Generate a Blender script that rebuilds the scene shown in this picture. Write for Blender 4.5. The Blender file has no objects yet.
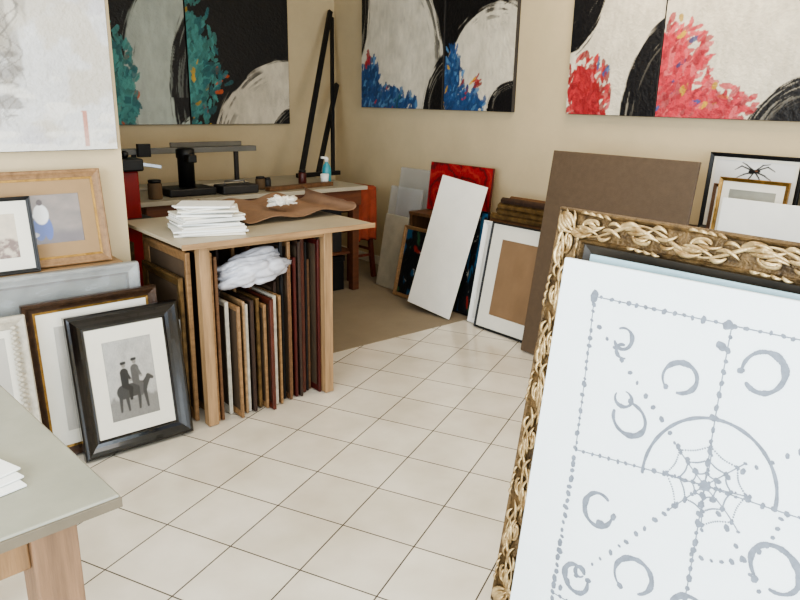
import bpy, bmesh, math, random
import numpy as np
from mathutils import Matrix, Vector
random.seed(7)
rad=math.radians
scene=bpy.context.scene
COL=scene.collection
try:
    scene.view_settings.look='AgX - Medium High Contrast'
except Exception: pass

# ---------------------------------------------------------------- materials
def lin(c):
    return tuple(((x/12.92) if x<=0.04045 else ((x+0.055)/1.055)**2.4) for x in [v/255.0 for v in c])
MATS={}
def M(name,rgb,rough=0.6,metal=0.0,var=0.12,scale=8.0,bump=0.0,bscale=60.0,coat=0.0,stretch=None,rgb2=None,alpha=1.0,trans=0.0):
    if name in MATS: return MATS[name]
    m=bpy.data.materials.new(name); m.use_nodes=True
    nt=m.node_tree; b=nt.nodes["Principled BSDF"]
    c=lin(rgb)
    c2=lin(rgb2) if rgb2 else tuple(x*(1-var*2) for x in c)
    tc=nt.nodes.new("ShaderNodeTexCoord"); mp=nt.nodes.new("ShaderNodeMapping")
    nt.links.new(tc.outputs["Object"],mp.inputs["Vector"])
    if stretch: mp.inputs["Scale"].default_value=stretch
    n=nt.nodes.new("ShaderNodeTexNoise"); n.inputs["Scale"].default_value=scale
    n.inputs["Detail"].default_value=5; n.inputs["Roughness"].default_value=0.6
    nt.links.new(mp.outputs["Vector"],n.inputs["Vector"])
    r=nt.nodes.new("ShaderNodeValToRGB")
    r.color_ramp.elements[0].position=0.3; r.color_ramp.elements[0].color=(*c2,1)
    r.color_ramp.elements[1].position=0.7; r.color_ramp.elements[1].color=(*[min(1,x*(1+var*0.5)) for x in c],1)
    nt.links.new(n.outputs["Fac"],r.inputs["Fac"]); nt.links.new(r.outputs["Color"],b.inputs["Base Color"])
    b.inputs["Roughness"].default_value=rough; b.inputs["Metallic"].default_value=metal
    b.inputs["Coat Weight"].default_value=coat
    b.inputs["Alpha"].default_value=alpha
    b.inputs["Transmission Weight"].default_value=trans
    if bump>0:
        n2=nt.nodes.new("ShaderNodeTexNoise"); n2.inputs["Scale"].default_value=bscale; n2.inputs["Detail"].default_value=4
        nt.links.new(mp.outputs["Vector"],n2.inputs["Vector"])
        bp=nt.nodes.new("ShaderNodeBump"); bp.inputs["Strength"].default_value=bump; bp.inputs["Distance"].default_value=0.01
        nt.links.new(n2.outputs["Fac"],bp.inputs["Height"]); nt.links.new(bp.outputs["Normal"],b.inputs["Normal"])
    MATS[name]=m; return m
def wood(name,rgb,rough=0.55,axis=2,coat=0.0):
    s=[14,14,14]; s[axis]=1.2
    return M(name,rgb,rough,var=0.2,scale=3.0,stretch=tuple(s),bump=0.15,bscale=10,coat=coat)
def VM(name,rough=0.6,bump=0.0,bscale=40,coat=0.0):
    if name in MATS: return MATS[name]
    m=bpy.data.materials.new(name); m.use_nodes=True
    nt=m.node_tree; b=nt.nodes["Principled BSDF"]
    a=nt.nodes.new("ShaderNodeVertexColor"); a.layer_name="Col"
    nt.links.new(a.outputs["Color"],b.inputs["Base Color"])
    b.inputs["Roughness"].default_value=rough; b.inputs["Coat Weight"].default_value=coat
    if bump>0:
        tc=nt.nodes.new("ShaderNodeTexCoord")
        n2=nt.nodes.new("ShaderNodeTexNoise"); n2.inputs["Scale"].default_value=bscale; n2.inputs["Detail"].default_value=6
        nt.links.new(tc.outputs["Object"],n2.inputs["Vector"])
        bp=nt.nodes.new("ShaderNodeBump"); bp.inputs["Strength"].default_value=bump; bp.inputs["Distance"].default_value=0.02
        nt.links.new(n2.outputs["Fac"],bp.inputs["Height"]); nt.links.new(bp.outputs["Normal"],b.inputs["Normal"])
    MATS[name]=m; return m

# ---------------------------------------------------------------- mesh helpers
def obj(name,me,parent=None,mat=None,label=None,smooth=False):
    o=bpy.data.objects.new(name,me); COL.objects.link(o)
    if mat: me.materials.append(mat)
    if parent: o.parent=parent
    if label: o["label"]=label
    if smooth:
        for p in me.polygons: p.use_smooth=True
    return o
def mesh(name,v,f,**k):
    me=bpy.data.meshes.new(name); me.from_pydata([tuple(x) for x in v],[],f); me.update()
    return obj(name,me,**k)
def thing(name,label,cat,mat4=None,loc=None,group=None):
    e=bpy.data.objects.new(name,None); COL.objects.link(e); e.empty_display_size=0.1
    if mat4 is not None: e.matrix_world=mat4
    elif loc is not None: e.location=loc
    e["label"]=label; e["category"]=cat
    if group: e["group"]=group
    return e
def tag(o,label,cat,group=None):
    o["label"]=label; o["category"]=cat
    if group: o["group"]=group
    return o
def box(name,a,b,mat,parent=None,bevel=0.003,label=None,M4=None):
    bm=bmesh.new()
    bmesh.ops.create_cube(bm,size=1)
    for v in bm.verts:
        v.co=Vector(((a[0]+b[0])/2+v.co.x*(b[0]-a[0]),(a[1]+b[1])/2+v.co.y*(b[1]-a[1]),(a[2]+b[2])/2+v.co.z*(b[2]-a[2])))
    if bevel>0:
        bmesh.ops.bevel(bm,geom=bm.edges[:],offset=min(bevel,0.3*min(abs(b[i]-a[i]) for i in range(3))),segments=2,affect='EDGES',profile=0.5)
    if M4 is not None: bmesh.ops.transform(bm,matrix=M4,verts=bm.verts)
    bmesh.ops.recalc_face_normals(bm,faces=bm.faces)
    me=bpy.data.meshes.new(name); bm.to_mesh(me); bm.free()
    return obj(name,me,parent,mat,label)
def bar(name,p,q,w,d,mat,parent=None,label=None,bevel=0.002):
    p=Vector(p);q=Vector(q); z=(q-p).normalized()
    x=Vector((0,1,0)).cross(z)
    if x.length<0.01: x=Vector((1,0,0))
    x.normalize(); y=z.cross(x)
    m=Matrix((x,y,z)).transposed().to_4x4(); m.translation=p
    return box(name,(-w/2,-d/2,0),(w/2,d/2,(q-p).length),mat,parent,bevel,label,M4=m)
def lathe(name,prof,mat,parent=None,n=24,label=None,loc=(0,0,0)):
    v=[];f=[]
    for r,z in prof:
        for i in range(n):
            a=2*math.pi*i/n; v.append((loc[0]+r*math.cos(a),loc[1]+r*math.sin(a),loc[2]+z))
    for j in range(len(prof)-1):
        for i in range(n):
            f.append((j*n+i,j*n+(i+1)%n,(j+1)*n+(i+1)%n,(j+1)*n+i))
    f.append(tuple(range(n-1,-1,-1))); f.append(tuple((len(prof)-1)*n+i for i in range(n)))
    return mesh(name,v,f,parent=parent,mat=mat,label=label,smooth=True)
def tube_data(pts,radii,V,F,n=8,flat=1.0):
    base=len(V); L=len(pts)
    pts=[Vector(p) for p in pts]
    for i,p in enumerate(pts):
        t=(pts[min(i+1,L-1)]-pts[max(i-1,0)]).normalized()
        up=Vector((0,0,1))
        s=t.cross(up)
        if s.length<0.05: s=t.cross(Vector((1,0,0)))
        s.normalize(); u=s.cross(t)
        for k in range(n):
            a=2*math.pi*k/n
            V.append(p+s*(math.cos(a)*radii[i])+u*(math.sin(a)*radii[i]*flat))
    for i in range(L-1):
        for k in range(n):
            F.append((base+i*n+k,base+i*n+(k+1)%n,base+(i+1)*n+(k+1)%n,base+(i+1)*n+k))
    F.append(tuple(base+k for k in range(n-1,-1,-1))); F.append(tuple(base+(L-1)*n+k for k in range(n)))
def tube(name,pts,r,mat,parent=None,n=8,label=None):
    V=[];F=[]; tube_data(pts,[r]*len(pts),V,F,n)
    return mesh(name,V,F,parent=parent,mat=mat,label=label,smooth=True)
def sweep_frame(name,w,h,prof,mat,parent,label=None,smooth=False):
    V=[];n=len(prof)
    for cx,cy,sx,sy in ((0,0,1,1),(w,0,-1,1),(w,h,-1,-1),(0,h,1,-1)):
        for d,z in prof: V.append((cx+sx*d,cy+sy*d,z))
    F=[]
    for c in range(4):
        c2=(c+1)%4
        for k in range(n):
            k2=(k+1)%n
            F.append((c*n+k,c*n+k2,c2*n+k2,c2*n+k))
    me=bpy.data.meshes.new(name); me.from_pydata(V,[],F); me.update()
    bm=bmesh.new(); bm.from_mesh(me); bmesh.ops.recalc_face_normals(bm,faces=bm.faces); bm.to_mesh(me); bm.free()
    return obj(name,me,parent,mat,label,smooth)
def ring_flat(name,w,h,a,b,z,mat,parent,label=None):
    return sweep_frame(name,w,h,[(a,z-0.002),(a,z),(b,z),(b,z-0.002)],mat,parent,label)

# ---------------------------------------------------------------- noise
_tab=np.random.RandomState(3).rand(256,256)
def vn(x,y,seed=0):
    x=np.asarray(x)+seed*17.3; y=np.asarray(y)+seed*9.7
    xi=np.floor(x).astype(int); yi=np.floor(y).astype(int); fx=x-xi; fy=y-yi
    fx=fx*fx*(3-2*fx); fy=fy*fy*(3-2*fy)
    g=lambda a,b:_tab[a%256,b%256]
    return (g(xi,yi)*(1-fx)+g(xi+1,yi)*fx)*(1-fy)+(g(xi,yi+1)*(1-fx)+g(xi+1,yi+1)*fx)*fy
def fbm(x,y,seed=0,o=4):
    s=0;a=0.5;t=0
    for i in range(o):
        s=s+a*vn(x*2**i,y*2**i,seed+i); t+=a; a*=0.5
    return s/t
def sst(x,a,b):
    t=np.clip((x-a)/(b-a),0,1); return t*t*(3-2*t)
def mixc(c,d,m):
    d=np.asarray(d,dtype=float)
    if d.ndim==1: d=d[None,:]
    return c*(1-m[:,None])+d*m[:,None]
def C(*c): return np.array(lin(c))
def art(name,w,h,nx,ny,func,parent,z,mat,ox=0,oy=0,label=None):
    us,vs=np.meshgrid(np.linspace(0,1,nx+1),np.linspace(0,1,ny+1))
    us=us.ravel(); vs=vs.ravel()
    V=np.stack([ox+us*w,oy+vs*h,np.full_like(us,z)],1)
    F=[]
    for j in range(ny):
        for i in range(nx):
            a=j*(nx+1)+i; F.append((a,a+1,a+nx+2,a+nx+1))
    me=bpy.data.meshes.new(name); me.from_pydata(V.tolist(),[],F); me.update()
    col=np.clip(func(us,vs),0,1)
    ca=me.color_attributes.new("Col",'FLOAT_COLOR','POINT')
    ca.data.foreach_set("color",np.concatenate([col,np.ones((len(col),1))],1).astype(np.float32).ravel())
    return obj(name,me,parent,mat,label)

def frameM(BL,xdir,up):
    x=Vector(xdir).normalized(); u=Vector(up); y=(u-x*u.dot(x)).normalized(); z=x.cross(y)
    m=Matrix((x,y,z)).transposed().to_4x4(); m.translation=Vector(BL); return m
def lean_right(x,y,zb,lean):
    return frameM((x,y,zb),(0,-1,0),(math.sin(rad(lean)),0,math.cos(rad(lean))))
def lean_back(x,y,zb,lean,roll=0):
    m=frameM((x,y,zb),(1,0,0),(0,math.sin(rad(lean)),math.cos(rad(lean))))
    return m@Matrix.Rotation(rad(roll),4,'Z')

# ---------------------------------------------------------------- shared materials
m_wall=M("wall_paint",(206,188,154),0.8,var=0.05,scale=2.5,bump=0.15,bscale=25)
m_ceil=M("ceiling_paint",(220,214,200),0.9,var=0.03)
m_white=M("white_board",(238,238,234),0.6,var=0.03)
m_mat=M("mat_cream",(230,226,214),0.7,var=0.03)
m_black=M("black_lacquer",(8,8,12),0.16,var=0.1,coat=0.5)
m_blackm=M("black_matte",(18,18,20),0.5,var=0.1)
m_pine=wood("pine_wood",(168,136,100))
m_pine_x=wood("pine_wood_x",(164,132,96),axis=0)
m_brown=wood("brown_wood",(108,76,50))
m_dark=wood("dark_wood",(58,40,30))
m_bronze=M("bronze_frame",(70,50,36),0.35,0.3,var=0.25,scale=30,bump=0.3)
m_gold=M("gold_frame",(160,124,66),0.35,0.7,var=0.25,scale=30,bump=0.2)
m_silver=M("silver_frame",(168,170,170),0.35,0.6,var=0.15,scale=20,bump=0.2)
m_tan=wood("tan_wood",(148,114,78))
m_red=M("red_paint",(134,24,20),0.4,var=0.12)
m_back=M("backing_board",(86,70,54),0.8,var=0.1)
m_steel=M("steel",(150,152,155),0.35,0.8,var=0.08)
v_paint=VM("oil_paint",0.5,0.4,45)
v_print=VM("paper_print",0.3,0,coat=0.4)

# ---------------------------------------------------------------- room
def struct(name,a,b,mat):
    o=box(name,a,b,mat,bevel=0); o["kind"]="structure"; return o
XR=4.0; YB=5.8; ZC=2.95
struct("wall_right",(XR,-2.6,0),(XR+0.12,YB,ZC),m_wall)
struct("wall_back",(-2.3,YB,0),(XR+0.12,YB+0.12,ZC),m_wall)
struct("wall_left",(-2.3,3.3,0),(1.10,3.44,ZC),m_wall)
struct("ceiling",(-2.42,-2.72,ZC),(XR+0.12,YB+0.12,ZC+0.1),m_ceil)
def wall_open(name,boxes):
    bm=bmesh.new()
    for a,b in boxes:
        r=bmesh.ops.create_cube(bm,size=1)
        for v in r['verts']:
            v.co=Vector([(a[i]+b[i])/2+v.co[i]*(b[i]-a[i]) for i in range(3)])
    me=bpy.data.meshes.new(name); bm.to_mesh(me); bm.free(); o=obj(name,me,None,m_wall); o["kind"]="structure"
def wy(name,y0,y1,x0,x1,wx0,wx1,wz0,wz1):
    wall_open(name,[((x0,y0,0),(wx0,y1,ZC)),((wx1,y0,0),(x1,y1,ZC)),((wx0,y0,0),(wx1,y1,wz0)),((wx0,y0,wz1),(wx1,y1,ZC))])
def wx(name,x0,x1,y0,y1,wy0,wy1,wz0,wz1):
    wall_open(name,[((x0,y0,0),(x1,wy0,ZC)),((x0,wy1,0),(x1,y1,ZC)),((x0,wy0,0),(x1,wy1,wz0)),((x0,wy0,wz1),(x1,wy1,ZC))])
wy("wall_front",-2.72,-2.6,-2.42,XR+0.12,-1.8,3.2,0.3,2.6)
wx("wall_side",-2.42,-2.3,-2.6,YB+0.12,-1.6,2.0,0.4,2.5)

# floor tiles
mf=bpy.data.materials.new("floor_tiles"); mf.use_nodes=True
nt=mf.node_tree; b=nt.nodes["Principled BSDF"]
tc=nt.nodes.new("ShaderNodeTexCoord"); mp=nt.nodes.new("ShaderNodeMapping"); mp.inputs["Rotation"].default_value=(0,0,rad(-25)); mp.inputs["Location"].default_value=(0.05,0.02,0)
br=nt.nodes.new("ShaderNodeTexBrick"); br.offset=0; br.squash=1
br.inputs["Scale"].default_value=1; br.inputs["Brick Width"].default_value=0.285; br.inputs["Row Height"].default_value=0.285
br.inputs["Mortar Size"].default_value=0.0028; br.inputs["Mortar Smooth"].default_value=0.2
br.inputs["Color1"].default_value=(*lin((227,220,208)),1); br.inputs["Color2"].default_value=(*lin((217,209,196)),1); br.inputs["Mortar"].default_value=(*lin((88,80,72)),1)
ns=nt.nodes.new("ShaderNodeTexNoise"); ns.inputs["Scale"].default_value=3.5; ns.inputs["Detail"].default_value=6
mx=nt.nodes.new("ShaderNodeMix"); mx.data_type='RGBA'; mx.blend_type='MULTIPLY'; mx.inputs[0].default_value=1
rp=nt.nodes.new("ShaderNodeValToRGB"); rp.color_ramp.elements[0].position=0.3; rp.color_ramp.elements[0].color=(0.82,0.80,0.76,1); rp.color_ramp.elements[1].position=0.65; rp.color_ramp.elements[1].color=(1,1,1,1)
L=nt.links.new
L(tc.outputs["Object"],mp.inputs["Vector"]); L(mp.outputs["Vector"],br.inputs["Vector"]); L(tc.outputs["Object"],ns.inputs["Vector"])
L(ns.outputs["Fac"],rp.inputs["Fac"]); L(br.outputs["Color"],mx.inputs[6]); L(rp.outputs["Color"],mx.inputs[7]); L(mx.outputs[2],b.inputs["Base Color"])
bp=nt.nodes.new("ShaderNodeBump"); bp.invert=True; bp.inputs["Strength"].default_value=0.4; bp.inputs["Distance"].default_value=0.003
L(br.outputs["Fac"],bp.inputs["Height"]); L(bp.outputs["Normal"],b.inputs["Normal"])
b.inputs["Roughness"].default_value=0.2
fl=mesh("floor",[(-2.42,-2.72,0),(XR+0.12,-2.72,0),(XR+0.12,YB+0.12,0),(-2.42,YB+0.12,0)],[(0,1,2,3)],mat=mf); fl["kind"]="structure"
m_carpet=M("carpet_pile",(138,125,106),0.95,var=0.05,scale=5,bump=0.3,bscale=200)
cp=mesh("carpet",[(1.12,3.35,0.003),(3.98,3.35,0.003),(3.98,5.78,0.003),(1.12,5.78,0.003),(1.12,3.35,0),(3.98,3.35,0),(3.98,5.78,0),(1.12,5.78,0)],
 [(0,1,2,3),(4,5,1,0),(5,6,2,1),(6,7,3,2),(7,4,0,3)],mat=m_carpet); tag(cp,"flat beige-brown carpet covering the back floor beyond the tiles","carpet")
for nm,a,bb in (("baseboard_right",(3.985,-2.6,0),(4.0,YB,0.08)),("baseboard_back",(1.0,5.785,0),(3.985,5.8,0.08))):
    o=box(nm,a,bb,m_ceil,bevel=0.002); o["kind"]="structure"

# ---------------------------------------------------------------- wall paintings
BLK=C(14,13,16); CREAM=C(220,211,192)
def abstract(seed,shapes,clusters,asp=1.0,cream=CREAM):
    """shapes painted in order: (colour 'w' or 'k', centre x, centre y, radius x, radius y)"""
    def f(u,v):
        rs=np.random.RandomState(seed+200)
        x=u*asp; n=fbm(x*5,v*5,seed); fine=fbm(x*40,v*14,seed+5,3)
        c=np.tile(BLK,(len(u),1))*(0.6+0.9*fine[:,None])
        for si,(kind,cx,cy,rx,ry) in enumerate(shapes):
            du=(u-cx)/rx; dv=(v-cy)/ry
            d=np.sqrt(du**2+dv**2); th=np.arctan2(dv,du)
            st=fbm(th*2.2+7,d*38,seed+9+si,3)
            m=sst(1-d+(n-0.5)*0.09+(st-0.5)*0.14,-0.01,0.02)
            if kind=='w':
                cc=cream[None,:]*(0.74+0.34*fbm(x*8,v*8,seed+3)[:,None]+0.25*(fine[:,None]-0.5))
                c=c*(1-m[:,None])+cc*m[:,None]
                e=sst(d,0.72,0.98)*sst(st,0.52,0.60)*m*sst(fbm(th*3,d*3,seed+19),0.42,0.55); c=mixc(c,BLK,e*0.9)
            else:
                c=mixc(c,BLK*1.3,m)
                e=sst(d,0.62,0.98)*sst(st,0.62,0.70)*m; c=mixc(c,cream*0.6,e*0.6)
        for cl in clusters:
            cx,cy,rx,ry,cols=cl[:5]; ang0=cl[5]; N=cl[6]
            if N>100:
                d=np.sqrt(((u-cx)/rx)**2+((v-cy)/ry)**2); t1=vn(u*asp*22,v*16,seed+71); t2=fbm(u*asp*14,v*9,seed+73,3)
                m=sst(0.80-d+(t2-0.5)*0.9,0.0,0.06)
                cc=np.tile(cols[0],(len(u),1))*(0.5+0.8*t1[:,None]); cc=mixc(cc,cols[1],sst(t1,0.6,0.7))
                c=c*(1-m[:,None])+cc*m[:,None]
            for k in range(N):
                q=rs.rand()**0.6; a=rs.rand()*2*math.pi
                px=cx+rx*q*math.cos(a); py=cy+ry*q*math.sin(a)
                an=rad(ang0+rs.uniform(-45,45)); ln=rs.uniform(0.022,0.050); wd=rs.uniform(0.010,0.020)
                dx=(u-px)*asp; dy=v-py
                wv=(vn(u*50+k,v*50,seed+50)-0.5)*0.9
                aa=(dx*math.cos(an)+dy*math.sin(an))/ln; bb=(-dx*math.sin(an)+dy*math.cos(an))/wd
                m=((aa**2+bb**2+wv)<1).astype(float)
                if m.sum()==0: continue
                ci=rs.choice(len(cols),p=[0.76,0.19,0.03,0.02])
                cc=cols[ci][None,:]*(0.55+0.65*rs.rand())*(0.75+0.5*fine[:,None])
                c=c*(1-0.85*m[:,None])+cc*0.85*m[:,None]
        return c
    return f
def canvas_thing(label,mat4,w,h,f,depth=0.035,nx=None,edge=None):
    t=thing("painting",label,"painting",mat4)
    box("canvas",(0,0,0),(w,h,depth-0.001),edge or M("canvas_edge",(60,56,52),0.8),t,0.002)
    nx=nx or int(w*180)
    art("painted_surface",w-0.004,h-0.004,nx,int(h*180),f,t,depth,v_paint,0.002,0.002)
    return t
BLUE=C(44,80,128); LB=C(88,130,168); RED=C(176,54,58); PINK=C(200,98,102); YEL=C(210,170,60); TEAL=C(76,148,144); TEAL2=C(44,106,112); ORG=C(195,90,50)
def RM(y): return frameM((3.995,y,1.43),(0,-1,0),(0,0,1))
canvas_thing("square canvas with cream dome, black sweep and blue strokes",RM(5.32),1.07,0.91,
  abstract(1,[('w',0.40,0.32,0.60,0.95),('k',-0.28,0.95,0.38,0.70),('k',1.14,-0.10,0.36,0.60)],[(0.10,0.22,0.15,0.28,[BLUE,LB,RED,TEAL2],80,110),(0.34,0.05,0.38,0.16,[BLUE,LB,RED,TEAL2],60,170),(0.08,0.44,0.06,0.06,[RED,RED,BLUE,YEL],80,8)],1.15))
canvas_thing("canvas with cream arc on black and blue and red dabs",RM(4.23),0.72,0.91,
  abstract(2,[('w',0.74,0.16,0.76,0.66),('k',1.06,0.02,0.40,0.22)],[(0.10,0.22,0.20,0.30,[BLUE,LB,YEL,RED],100,140),(0.34,0.06,0.30,0.13,[BLUE,LB,RED,YEL],60,101),(0.5,0.22,0.10,0.06,[RED,BLUE,YEL,RED],20,8)],0.8))
canvas_thing("canvas with black sweep, cream arc and red strokes",RM(3.03),0.655,0.91,
  abstract(3,[('w',0.50,0.45,0.70,0.85),('k',-0.12,1.05,0.56,0.66),('k',1.20,0.0,0.56,0.66)],[(0.20,0.14,0.32,0.27,[RED,C(150,42,44),PINK,BLUE],75,150)],0.75))
canvas_thing("large canvas with red and pink strokes beside a cream disc",RM(2.37),1.10,0.91,
  abstract(4,[('w',0.46,0.60,0.78,0.85),('k',-0.08,1.10,0.34,0.40),('k',0.82,-0.18,0.34,0.44),('w',0.92,-0.26,0.24,0.30)],[(0.08,0.24,0.20,0.38,[C(190,64,74),PINK,YEL,BLUE],60,240),(0.26,0.07,0.28,0.15,[C(190,64,74),PINK,YEL,BLUE],30,150)],1.2))
def BM(x): return frameM((x,5.795,1.27),(1,0,0),(0,0,1))
canvas_thing("canvas with black ground, grey arc and teal strokes",BM(1.45),1.06,1.08,
  abstract(5,[('w',1.25,0.25,0.76,1.05),('k',1.42,0.20,0.56,0.90),('w',1.15,-0.2,0.3,0.3)],[(0.42,0.28,0.20,0.42,[TEAL,TEAL2,TEAL2,ORG],90,210)],1.0,cream=C(190,198,188)))
canvas_thing("canvas with black ground, cream arc and teal strokes with red dots",BM(2.52),0.95,1.08,
  abstract(6,[('w',1.05,-0.22,0.84,0.74),('k',1.14,-0.16,0.36,0.32)],[(0.06,0.42,0.22,0.52,[TEAL,TEAL2,YEL,RED],70,250),(0.26,0.36,0.13,0.13,[TEAL2,ORG,YEL,RED],40,28)],0.9))
def fwhite(u,v):
    n=fbm(u*5,v*5,50); st=fbm(u*30,v*6,53,3); s2=fbm(u*14,v*60,57,3); s3=fbm(u*50,v*50,58,3)
    c=np.tile(C(214,213,212),(len(u),1))*(0.80+0.26*n[:,None])*(0.90+0.20*s3[:,None])
    c=mixc(c,C(178,174,180),sst(n,0.5,0.62)*0.5)
    c=mixc(c,C(190,180,160),sst(fbm(u*9,v*9,66),0.48,0.60)*0.6)
    d=np.sqrt(((u-0.70)/0.10)**2+((v-0.50)/0.45)**2)
    c=mixc(c,C(144,138,128),sst(1-d+(st-0.5)*1.2,0.15,0.5)*0.65)
    c=mixc(c,C(112,106,98),sst(1-np.sqrt(((u-0.715)/0.05)**2+((v-0.22)/0.14)**2)+(s2-0.5)*1.5,0.25,0.5)*0.6)
    for k in range(7):
        ph=k*1.7; cx=0.70+0.035*math.sin(k*2.1); line=np.abs(u-cx-0.03*np.sin(v*(22+5*k)+ph)-0.01*(st-0.5))
        c=mixc(c,C(104,98,92),(line<0.0028)*sst(1-d,-0.1,0.4)*0.5)
    c=mixc(c,C(224,221,214),sst(fbm(u*7,v*20,60),0.5,0.6)*sst(0.3-v,0,0.1)*0.8)
    c=mixc(c,C(184,112,88),((np.abs(u-0.912-0.01*(n-0.5))<0.0075)&(v<0.135)&(v>0.012)).astype(float)*(0.5+0.5*st))
    return c
canvas_thing("large pale grey and white textured abstract canvas",frameM((-0.35,3.298,1.265),(1,0,0),(0,0,1)),1.425,1.2,fwhite,nx=300)

# ---------------------------------------------------------------- framed pictures
def picture(label,mat4,w,h,mw,fmat,func=None,matw=0.0,matmat=None,depth=0.03,prof=None,name="framed_picture",group=None,res=110,liner=None,vm=None):
    t=thing(name,label,"picture frame" if func is None else "framed picture",mat4,group=group)
    d=depth
    if prof is None:
        prof=[(0,0),(0,d*0.8),(mw*0.12,d),(mw*0.35,d*0.92),(mw*0.55,d*0.75),(mw*0.8,d*0.62),(mw*0.92,d*0.6),(mw,d*0.5),(mw,0)]
    sweep_frame("frame_moulding",w,h,prof,fmat,t)
    if liner: sweep_frame("liner",w,h,[(mw-0.002,0.002),(mw-0.002,d*0.55),(mw+0.008,d*0.5),(mw+0.008,0.002)],liner,t)
    box("backing",(mw*0.6,mw*0.6,0.001),(w-mw*0.6,h-mw*0.6,0.004),m_back,t,0)
    i=mw+matw
    if matw>0: ring_flat("mat_board",w,h,mw-0.003,i,d*0.42,matmat or m_mat,t)
    if func is not None:
        W=w-2*i+0.004;H=h-2*i+0.004
        art("print",W,H,max(8,int(W*res*2)),max(8,int(H*res*2)),func,t,max(0.006,d*0.42-0.003),vm or v_print,i-0.002,i-0.002)
    return t
def ell(u,v,cx,cy,rx,ry,s=0.08): return sst(1-np.sqrt(((u-cx)/rx)**2+((v-cy)/ry)**2),-s,s)
def cap(u,v,x0,y0,x1,y1,r0,r1,s=0.012):
    dx,dy=x1-x0,y1-y0; t=np.clip(((u-x0)*dx+(v-y0)*dy)/(dx*dx+dy*dy),0,1)
    d=np.sqrt((u-x0-t*dx)**2+(v-y0-t*dy)**2)-(r0+(r1-r0)*t); return sst(-d,-s,s)
def f_photo(u,v):
    y=v*1.45   # picture is taller than wide
    n=fbm(u*10,v*10,70)
    c=np.tile(C(172,170,166),(len(u),1))*(0.80+0.35*n[:,None])
    c=mixc(c,C(116,114,110),sst(0.30+0.12*(n-0.5)-v,0,0.06)*0.85)
    # dark mount with legs beneath the riders
    K=C(62,60,58)
    c=mixc(c,K,cap(u,y,0.30,0.50,0.68,0.52,0.13,0.12)); c=mixc(c,K,cap(u,y,0.72,0.52,0.84,0.68,0.075,0.05)); c=mixc(c,K,cap(u,y,0.84,0.70,0.92,0.66,0.045,0.03))
    for x0,x1 in ((0.24,0.22),(0.36,0.38),(0.62,0.60),(0.74,0.77)): c=mixc(c,K,cap(u,y,x0,0.44,x1,0.16,0.04,0.022))
    # riders
    A=C(40,38,36); B=C(84,82,80)
    for (sx,sy,col) in ((0.36,0.70,A),(0.58,0.74,B)):
        c=mixc(c,col,cap(u,y,sx,sy-0.06,sx+0.005,sy+0.14,0.075,0.085))
        c=mixc(c,col,cap(u,y,sx-0.01,sy-0.08,sx+0.10,sy-0.16,0.055,0.045)); c=mixc(c,col,cap(u,y,sx+0.10,sy-0.16,sx+0.09,sy-0.34,0.042,0.03))
        c=mixc(c,col*1.2,cap(u,y,sx+0.05,sy+0.14,sx+0.12,sy+0.00,0.03,0.025)); c=mixc(c,C(140,136,130),cap(u,y,sx+0.115,sy-0.005,sx+0.13,sy-0.01,0.018,0.018))
        c=mixc(c,C(128,124,118),cap(u,y,sx+0.01,sy+0.27,sx+0.01,sy+0.29,0.038,0.038)); c=mixc(c,A,cap(u,y,sx-0.025,sy+0.315,sx+0.04,sy+0.32,0.028,0.024))
    return c*(0.88+0.24*fbm(u*60,v*60,75,2)[:,None])
def f_brown(u,v):
    n=fbm(u*7,v*7,80)
    c=np.tile(C(128,116,108),(len(u),1))*(0.7+0.6*n[:,None])
    c=mixc(c,C(86,76,80),sst(0.35-v,0,0.2)*0.7)
    B=C(64,84,150); W=C(225,225,225)
    c=mixc(c,B,ell(u,v,0.50,0.32,0.07,0.24)); c=mixc(c,B,ell(u,v,0.60,0.30,0.05,0.22))
    c=mixc(c,W,ell(u,v,0.54,0.60,0.085,0.20)); c=mixc(c,W,ell(u,v,0.44,0.58,0.10,0.035)); c=mixc(c,C(70,50,42),ell(u,v,0.54,0.84,0.035,0.06))
    c=mixc(c,C(200,196,190),ell(u,v,0.36,0.20,0.13,0.07)*0.8)
    return c
def f_land(u,v):
    n=fbm(u*12,v*12,85)
    c=np.tile(C(196,182,160),(len(u),1))*(0.85+0.25*n[:,None])
    c=mixc(c,C(110,84,70),sst(0.45+0.2*(fbm(u*8,v*2,86)-0.5)-v,0,0.08)*sst(n,0.3,0.6))
    return c
def f_dark(u,v,s=90):
    n=fbm(u*5,v*5,s); w=fbm(u*3,v*3,s+7); uu=u+0.35*(w-0.5); vv=v+0.35*(n-0.5)
    k=vn(uu*5,vv*6,s+1); k2=vn(uu*4+9,vv*5,s+2)
    c=np.tile(C(18,22,26),(len(u),1))*(0.6+0.9*n[:,None])
    c=mixc(c,C(36,84,116),sst(k,0.70,0.76)); c=mixc(c,C(140,42,36),sst(k2,0.80,0.84)); c=mixc(c,C(50,90,64),1-sst(k,0.12,0.18)); c=mixc(c,C(190,186,176),sst(1-np.abs(k-k2)*9,0.6,0.9)*sst(n,0.55,0.6))
    return c
def f_red(u,v):
    n=fbm(u*6,v*3,95); n2=fbm(u*5+4,v*3,96)
    w=np.sin(9*np.sqrt((u*2-0.6+0.5*n)**2+(v-0.5+0.4*n2)**2)*2.2); w2=np.sin(9*np.sqrt((u*2-1.5+0.4*n2)**2+(v-0.6+0.4*n)**2)*2.4)
    w=np.where(u<0.52,w,w2)
    c=np.tile(C(160,34,40),(len(u),1))*(0.8+0.4*n[:,None])
    c=mixc(c,C(74,12,18),sst(w,0.65,0.95)*0.75); c=mixc(c,C(190,70,62),sst(-w,0.8,0.95)*0.5)
    return c
def f_mono(col,s=99):
    def g(u,v): return np.tile(col,(len(u),1))*(0.85+0.3*fbm(u*5,v*5,s)[:,None])
    return g
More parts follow.
